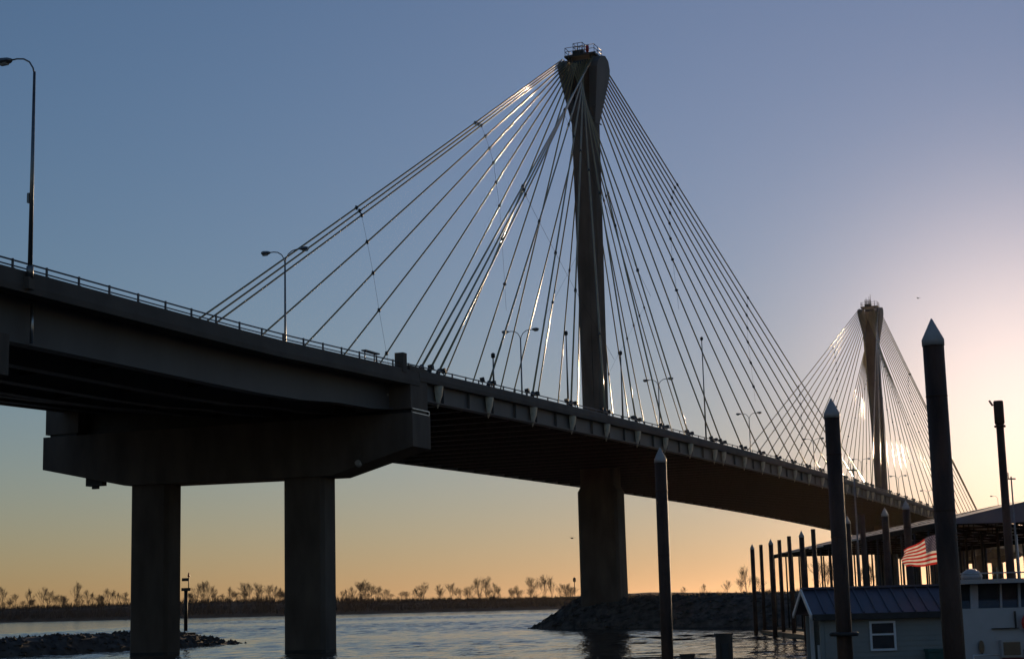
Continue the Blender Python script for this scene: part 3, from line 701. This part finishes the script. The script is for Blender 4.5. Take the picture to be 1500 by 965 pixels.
# floats and walkways (each a top-level dock)
def dock(l0,l1,d0,d1,z0,z1,label):
    e = empty('floating_dock', LF((l0+l1)/2,(d0+d1)/2,z0)); tag(e, label, 'dock', 'floating docks of the marina')
    m = MB(); m.lbox(l0,l1,d0,d1,z0,z1-.06); o = m.build('float', M['dark_steel'], e)
    m = MB(); m.lbox(l0-.05,l1+.05,d0-.05,d1+.05,z1-.056,z1); m.build('deck_boards', M['dock'], e)
    loft_local(e); return e
dock(9.0,16.5,54.0,60,-.3,.53,'float beneath the small boathouse')
dock(23.4,25.6,122,163,-.3,.5,'long low float beside the distant row of piles')
dock(28.6,46,108,186,-.3,.45,'wide dock under the covered roof')
# boathouse flag
fp = at(1373,800,56.5); e = empty('flagpole', LF(14.25,56.4,3.4)); tag(e, 'short flagpole hidden behind the thick pile at the boathouse end', 'flagpole')
m = MB(); m.tube([(0,0,-1.6),(0,0,2.3)], .03, 8); m.build('pole', M['pole'], e); m = MB(); m.tube([(0,0,2.3),(0,0,2.34),(0,0,2.4)], [.05,.05,.01], 8); m.build('finial', M['chain'], e)
NU, NV = 44, 26; fv = []; H0 = at(1376,781.5,56.3); FW, FHt = 1.42, 1.0
for j in range(NV+1):
    for i in range(NU+1):
        u, v = i/NU, j/NV
        droop = .22*u+.34*u*u
        wv = .15*math.sin(u*8+v*1.8)*u**.6 + .05*math.sin(u*17-v*4)
        wid = FW*(.90-.14*(v-.5)**2*u) - .05*math.sin(v*7)*u
        fv.append(H0 - RH*(u*wid) + FH*(wv) + ZU*(-v*FHt*(1-.30*u*u) - droop*(1-.30*v) + .045*math.sin(u*8+v)*u))
mb = MB(); fs = []; 
mb.v = [tuple(p-H0) for p in fv]
star_cells = set()
for j in range(NV):
    for i in range(NU):
        a = j*(NU+1)+i; mb.f.append([a,a+1,a+NU+2,a+NU+1]); mb.sm.append(True)
        st = j//2
        if i < 18 and j < 14: mi = 2
        else: mi = st % 2
        mb.m.append(mi)
fo = mb.mesh('cloth', [M['flag_red'],M['flag_white'],M['flag_blue']])
fe = empty('flag', H0); tag(fe, 'red white and blue striped flag with stars blowing left from the pile', 'flag')
cl = inst('cloth', fo, fe)
stars = MB()                               # fifty stars sewn on both faces
def fpt(u, v):
    i = min(int(u*NU),NU-1); j = min(int(v*NV),NV-1); fu, fvv = u*NU-i, v*NV-j; g = lambda a,b: fv[b*(NU+1)+a]-H0
    return g(i,j).lerp(g(i+1,j),fu).lerp(g(i,j+1).lerp(g(i+1,j+1),fu),fvv)
for r_ in range(9):
    for c_ in range(6 if r_ % 2 == 0 else 5):
        u0 = (c_+.55+(0 if r_ % 2 == 0 else .5))/6.1*18/NU; v0 = (r_+.75)/9.5*14/NV
        for off in (.006,-.006):
            pts = []
            for k in range(10):
                rr = .034 if k % 2 == 0 else .014; a = math.pi/2+k*math.pi/5
                pts.append(fpt(max(0,u0+rr*math.cos(a)/FW), max(0,v0-rr*math.sin(a)/FHt))-FH*off)
            stars.add(pts, [list(range(10))])
stars.build('stars', M['flag_white'], fe)

# ---- covered dock roof
CV = empty('covered_dock', LF(37,147,.5)); tag(CV, 'large open-sided covered boat dock with long metal roof behind the boathouse', 'building')
L0, L1, LR = 28.4, 46.4, 37.4; D0, D1 = 110, 185; CE, CRZ = 8.2, 10.1
def rz_(l): return CRZ-(CRZ-CE)*abs(l-LR)/(LR-L0)
cuts = [(D0,125.5,0),(125.5,128.8,1),(128.8,139,0),(139,142.4,1),(142.4,153.5,0),(153.5,157.2,1),(157.2,168.5,0),(168.5,172.6,1),(172.6,D1,0)]
for a, b, sky_ in cuts:
    for l0,l1 in ((L0,LR),(LR,L1)):
        parts = [(l0,l1,0)] if not sky_ else ([(l0,l0+1.2,0),(l0+1.2,l1-.3,1),(l1-.3,l1,0)] if l0 == L0 else [(l0,l0+.3,0),(l0+.3,l1-1.2,1),(l1-1.2,l1,0)])
        for p0,p1,sk in parts:
            if sk:                         # open vent strip crossed by purlins
                for q in range(11):
                    l = p0+(p1-p0)*(q+.5)/11; w_ = .13+.10*((q*7) % 3)
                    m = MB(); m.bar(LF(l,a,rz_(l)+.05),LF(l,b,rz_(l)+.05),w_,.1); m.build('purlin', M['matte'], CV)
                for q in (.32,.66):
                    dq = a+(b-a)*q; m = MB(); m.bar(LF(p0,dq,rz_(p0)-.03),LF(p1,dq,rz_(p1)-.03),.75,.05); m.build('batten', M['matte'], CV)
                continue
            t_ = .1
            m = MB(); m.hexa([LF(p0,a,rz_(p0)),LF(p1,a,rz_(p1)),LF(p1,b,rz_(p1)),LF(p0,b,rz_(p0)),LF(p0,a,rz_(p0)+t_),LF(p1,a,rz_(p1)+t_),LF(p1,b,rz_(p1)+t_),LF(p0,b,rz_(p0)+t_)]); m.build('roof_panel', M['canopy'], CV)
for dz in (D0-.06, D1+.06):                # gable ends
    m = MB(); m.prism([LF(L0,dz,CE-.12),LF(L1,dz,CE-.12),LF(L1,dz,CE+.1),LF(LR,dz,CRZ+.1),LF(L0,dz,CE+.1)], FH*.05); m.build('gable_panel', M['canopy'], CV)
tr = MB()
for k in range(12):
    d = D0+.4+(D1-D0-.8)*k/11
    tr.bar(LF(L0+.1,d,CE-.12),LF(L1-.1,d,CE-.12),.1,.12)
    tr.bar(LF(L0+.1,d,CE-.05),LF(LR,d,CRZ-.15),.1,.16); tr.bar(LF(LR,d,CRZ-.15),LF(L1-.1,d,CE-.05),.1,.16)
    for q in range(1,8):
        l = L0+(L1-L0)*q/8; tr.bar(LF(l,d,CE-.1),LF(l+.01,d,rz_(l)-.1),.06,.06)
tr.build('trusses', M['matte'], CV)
for l in (L0,L1):
    m = MB(); m.bar(LF(l,D0,CE-.14),LF(l,D1,CE-.14),.12,.36); m.build('eave_beam', M['matte'], CV)
for a, ln_g in ((D0+26,5),(D0+36,2.2),(D0+44,7),(D0+57,4)):
    m = MB(); m.bar(LF(L0-.12,a,CE-.02),LF(L0-.12,a+ln_g,CE-.02),.14,.12); m.build('gutter', M['white'], CV)
pst = MB(); pst.tube([(0,0,0),(0,0,CE-.75)], .085, 8); pme = pst.mesh('post', M['dark_steel'])
for k in range(19):
    d = D0+.4+(D1-D0-.8)*k/18
    for l in (L0,33.2,41.6,L1): inst('post', pme, CV, loc=LF(l,d+(l-L0)*.05,.45)-CV.location)
loft_local_done = [o for o in COL.objects if o.parent == CV and o.name.split('.')[0] != 'post']
for o in loft_local_done: o.data.transform(Matrix.Translation(-CV.location))

# ---- boats
def loft_hull(mb, L, B, H, mi=0):
    secs = []
    for t, bw, sh in ((0,.80,1.0),(.25,.96,1.0),(.5,1.0,1.03),(.75,.74,1.12),(.92,.3,1.22),(1,.03,1.28)):
        x = -L/2+L*t; b = B/2*bw; h = H*sh
        secs.append([(x,0,-.5),(x,-b*.55,-.35),(x,-b*.92,.1),(x,-b,h),(x,0,h+.03),(x,b,h),(x,b*.92,.1),(x,b*.55,-.35)])
    mb.sweep(secs, mi, smooth=False)
def cruiser(name, loc, rz, label, L, B, hullm, topm, group=None, scale=1):
    e = empty(name, loc, rz); tag(e, label, 'boat', group); e.scale = (scale,)*3
    m = MB(); loft_hull(m, L, B, 1.35); m.build('hull', hullm, e)
    m = MB(); b = B*.40
    m.sweep([[(x0,-b*k,1.36),(x1,-b*k*.86,2.5),(x1,b*k*.86,2.5),(x0,b*k,1.36)] for x0,x1,k in ((-L*.32,-L*.32,1),(L*.12,L*.02,1),(L*.3,L*.1,.75))]); m.build('cabin', topm, e)
    for s in (-1,1):
        m = MB(); m.hexa([(-L*.25,s*b*.965,1.75),(L*.05,s*b*.965,1.75),(L*.05,s*b*1.0,1.75),(-L*.25,s*b*1.0,1.75),(-L*.25,s*b*.90,2.3),(L*.01,s*b*.90,2.3),(L*.01,s*b*.95,2.3),(-L*.25,s*b*.95,2.3)]); m.build('window', M['glass'], e)
    m = MB(); m.box(-L*.34,L*.1,-b*.92,b*.92,3.35,3.45); m.build('hardtop', topm, e)
    m = MB()
    for x in (-L*.32,L*.06):
        for s in (-1,1): m.tube([(x,s*b*.8,2.45),(x,s*b*.85,3.4)], .04, 6)
    m.build('hardtop_posts', M['rail'], e)
    m = MB()
    for s in (-1,1):
        m.tube([(-L*.1,s*B*.48,2.05),(L*.25,s*B*.40,2.2),(L*.47,s*B*.1,2.35)], .025, 6)
        for x,y in ((-L*.1,.48),(L*.1,.455),(L*.25,.40),(L*.4,.2)): m.tube([(x,s*B*y,1.4),(x,s*B*y,2.15)], .02, 5)
    m.build('bow_rail', M['chain'], e)
    m = MB(); m.tube([(-L*.1,0,3.45),(-L*.1,0,4.6)], [.05,.02], 6); m.build('antenna', M['white'], e)
    return e
dk = M['bluehull']
c0 = None
for l,d,lab,s,h in ((33.5,118,'dark boat under the covered dock right of the flag',1.15,dk),(41,126,'dark boat deepest right under the covered dock',1.2,M['maroon']),(33,140,'dark boat under the covered dock behind the flag',1.0,M['green']),(41,152,'dark boat halfway along the covered dock',1.1,dk),(34.5,160,'dark boat far left under the covered dock',.95,M['dark_steel'])):
    cruiser('moored_boat', LF(l,d,0), YAW-.02+math.pi/2*(0 if s<1.1 else .06), lab, 9.5, 3.1, h, M['dark_steel'] if s > 1 else M['bluehull'], 'boats moored under the covered dock', s)
# sailboats whose masts rise behind
def sailboat(px, py, d, lab, hm):
    t = at(px,py,d); e = empty('sailboat', (t.x,t.y,0), YAW+.3); tag(e, lab, 'boat', 'sailboats moored behind the boathouse')
    m = MB(); loft_hull(m, 8, 2.5, 1.0); m.build('hull', hm, e)
    m = MB(); m.sweep([[(x,-.7*k,1.0),(x,-.55*k,1.5),(x,.55*k,1.5),(x,.7*k,1.0)] for x,k in ((-1.5,1),(1.0,1),(2.0,.5))]); m.build('cabin', M['fibre'], e)
    m = MB(); m.tube([(0.3,0,1.0),(0.3,0,t.z)], [.07,.045], 8); m.build('mast', M['mast'], e)
    m = MB(); m.tube([(0.3,-.3,t.z-.15),(0.3,.3,t.z-.15)], .05, 6); m.tube([(.3,.2,t.z-.15),(.3,.2,t.z+.25)], .03, 5); m.build('masthead', M['dark_steel'], e)
    m = MB(); m.tube([(0.3,0,2.2),(-3,0,2.3)], .06, 8); m.build('boom', M['chain'], e)
sailboat(1253.5,684,98,'sailboat with slim grey mast rising before the far pylon, left of the flag', M['fibre'])
sailboat(1485,697,104,'sailboat whose thin mast shows just right of the bare pipe pile', M['bluehull'])

# white cruiser at right edge seen from astern
WB = empty('cabin_cruiser', LF(13.6,43,0)); tag(WB, 'white cabin cruiser with hardtop and round dome at the right edge', 'boat')
m = MB(); m.hexa([LF(11.3,42.2,-.3),LF(16.2,42.2,-.3),LF(17,52,-.3),LF(14.0,52,-.3),LF(11.1,41.9,1.2),LF(16.5,41.9,1.2),LF(17.5,52.5,1.4),LF(13.9,52.5,1.4)]); m.build('hull', M['fibre'], WB)
m = MB(); m.hexa([LF(11.25,42.3,1.2),LF(16.4,42.3,1.2),LF(16.4,47,1.2),LF(12.6,47,1.2),LF(11.12,42.5,3.14),LF(16.4,42.5,3.14),LF(16.4,47,3.14),LF(12.5,47,3.14)]); m.build('deckhouse', M['fibre'], WB)
m = MB(); m.hexa([LF(11.2,42.75,3.145),LF(16,42.75,3.145),LF(16,46.5,3.145),LF(12.45,46.5,3.145),LF(11.35,43.0,3.75),LF(16,43.0,3.75),LF(16,46,3.75),LF(12.4,46,3.75)]); m.build('windscreen', M['glass'], WB)
for l0,w in ((11.17,.09),(11.52,.2),(12.28,.05),(12.75,.06)):
    m = MB(); m.hexa([LF(l0,42.68,3.14),LF(l0+w,42.68,3.14),LF(l0+w,42.76,3.14),LF(l0,42.76,3.14),LF(l0+.1,42.93,3.76),LF(l0+w+.1,42.93,3.76),LF(l0+w+.1,43.01,3.76),LF(l0+.1,43.01,3.76)]); m.build('window_post', M['fibre'], WB)
m = MB(); m.hexa([LF(11.0,42.4,3.76),LF(16.6,42.4,3.76),LF(16.6,46.8,3.76),LF(12.4,46.8,3.76),LF(11.0,42.4,3.87),LF(16.6,42.4,3.87),LF(16.6,46.8,3.87),LF(12.4,46.8,3.87)]); m.build('hardtop', M['fibre'], WB)
m = MB(); c = LF(11.85,43.6,3.87); m.tube([c,c+ZU*.10,c+ZU*.2,c+ZU*.26,c+ZU*.29], [.26,.28,.22,.12,.02], 16); m.build('radar_dome', M['fibre'], WB)
m = MB(); m.lbox(12.1,12.62,42.21,42.40,1.92,2.34); f_ = m.build('aft_window', M['fibre'], WB)
m = MB(); m.lbox(12.15,12.57,42.18,42.208,1.97,2.29); m.build('pane', M['glass'], f_)
m = MB(); m.lbox(12.12,12.66,42.1,42.28,1.22,1.9); m.build('cockpit_cover', M['maroon'], WB)
m = MB(); c = LF(11.62,42.36,2.18); m.tube([c-FH*.06,c-FH*.02], .001, 4); m.sweep([[c-FH*q+RH*.07*math.cos(a)+ZU*.17*math.sin(a) for a in [k*math.pi/8 for k in range(16)]] for q in (.02,.09)]); m.build('porthole', M['glass'], WB)
m = MB(); m.lbox(11.95,12.62,42.33,42.45,2.62,2.64); m.lbox(12.55,12.57,42.36,42.47,2.62,3.05); m.build('panel_groove', M['dark_steel'], WB)
m = MB(); m.lbox(11.7,12.1,41.6,41.9,1.22,1.62); m.build('cooler', M['bluehull'], WB)
m = MB(); m.tube([LF(11.75,41.6,1.75),LF(12.05,41.6,1.78),LF(12.2,41.6,1.72)], .03, 6); m.tube([LF(11.3,41.9,1.25),LF(11.3,41.9,2.0),LF(11.95,41.9,2.0)], .025, 6); m.build('stern_rail', M['chain'], WB)
for l_ in (11.35, 12.9):
    m = MB(); c = LF(l_,41.78,.75); m.tube([c-ZU*.3,c-ZU*.25,c+ZU*.25,c+ZU*.3], [.03,.1,.1,.03], 10); m.tube([c+ZU*.3,c+ZU*.75], .012, 4); m.build('fender', M['fibre'], WB)
m = MB()
for l_ in (11.3,11.75,12.2,12.65): m.tube([LF(l_,42.42,3.87),LF(l_,42.42,4.02)], .014, 5)
m.tube([LF(11.2,42.42,4.02),LF(13.2,42.42,4.02)], .018, 5); m.build('roof_rail', M['chain'], WB)
m = MB(); m.sweep([[LF(12.95,42.3,2.75)+RH*(r_*math.cos(a))+ZU*(r_*math.sin(a))-FH*q for r_,q in ((.16,0),(.22,.05),(.28,0),(.22,-.03))] for a in [k*math.pi/8 for k in range(17)]], caps=False); m.build('life_ring', M['red'], WB)
m = MB(); m.tube([LF(12.7,42.3,2.1),LF(12.78,42.2,1.7),LF(12.9,42.1,1.3)], .03, 6); m.build('hose', M['dark_steel'], WB)
m = MB(); m.tube([LF(13.0,43.2,3.87),LF(13.0,43.2,5.0)], [.02,.01], 5); m.build('antenna', M['white'], WB)
loft_local(WB)
for ch in list(COL.objects):
    if ch.parent and ch.parent.parent == WB: ch.data.transform(Matrix.Translation(-WB.location))

# ---- navigation beacon on the breakwater
p = at_y(272,921,25.0); e = empty('navigation_beacon', (p.x,p.y,1.4)); tag(e, 'small navigation beacon post with red lamp on the rock breakwater', 'beacon')
zt = at_y(273,838,25.0).z-1.4
m = MB(); m.box(-.75,.75,-.75,.75,-1.0,.2); m.build('base_block', M['concrete'], e)
m = MB(); m.tube([(0,0,.35),(0,0,zt*.72)], .2, 10); m.build('post', M['dark_steel'], e)
m = MB(); m.box(-.35,.35,-.35,.35,zt*.70,zt*.75); m.tube([(.2,-.2,zt*.74),(.2,-.2,zt*.95)], .05, 6); m.build('bracket', M['dark_steel'], e)
m = MB(); m.tube([(.2,-.2,zt*.93),(.2,-.2,zt*.95),(.2,-.2,zt)], [.12,.12,.03], 8); m.build('beacon_lamp', M['red'], e)
m = MB(); m.box(.05,.12,-.2,.55,zt*.86,zt*.91); m.build('solar_panel', M['dark_steel'], e)

# ---- birds
def bird(px, py, d, lab, flap):
    p = at(px,py,d); e = empty('flying_bird', p, 1.0); tag(e, lab, 'bird', 'birds in flight')
    m = MB(); m.tube([(-.3,0,0),(-.12,0,.02),(.1,0,.03),(.26,0,.06),(.36,0,.05)], [.02,.09,.1,.05,.01], 8); m.build('body', M['bird'], e)
    for s in (-1,1):
        m = MB(); m.add([(.12,s*.06,.03),(-.1,s*.06,.03),(.1,s*.4,flap),(-.08,s*.4,flap),(.0,s*.8,flap*.6)], [(0,2,3,1),(2,4,3)]); m.build('wing', M['bird'], e)
bird(838,788,230,'small dark bird flying low just left of the near pylon base',.12)
bird(1345,437,330,'tiny bird in the sky above and right of the far pylon',.2)

# ---- added scattering air volume: its warm veil stands in for lens flare
hz = MB(); hz.box(-3100,10400,-6900,9400,-7.2,92); hz_m = D.materials.new('flare_haze_air'); hz_m.use_nodes = True; n_ = hz_m.node_tree.nodes; n_.remove(n_['Principled BSDF'])
pv = n_.new('ShaderNodeVolumePrincipled'); pv.inputs['Color'].default_value = (1,.8,.62,1); pv.inputs['Density'].default_value = 6.5e-6; pv.inputs['Anisotropy'].default_value = .8
hz_m.node_tree.links.new(pv.outputs[0], n_['Material Output'].inputs['Volume'])
stuff(hz.build('flare_haze', hz_m))
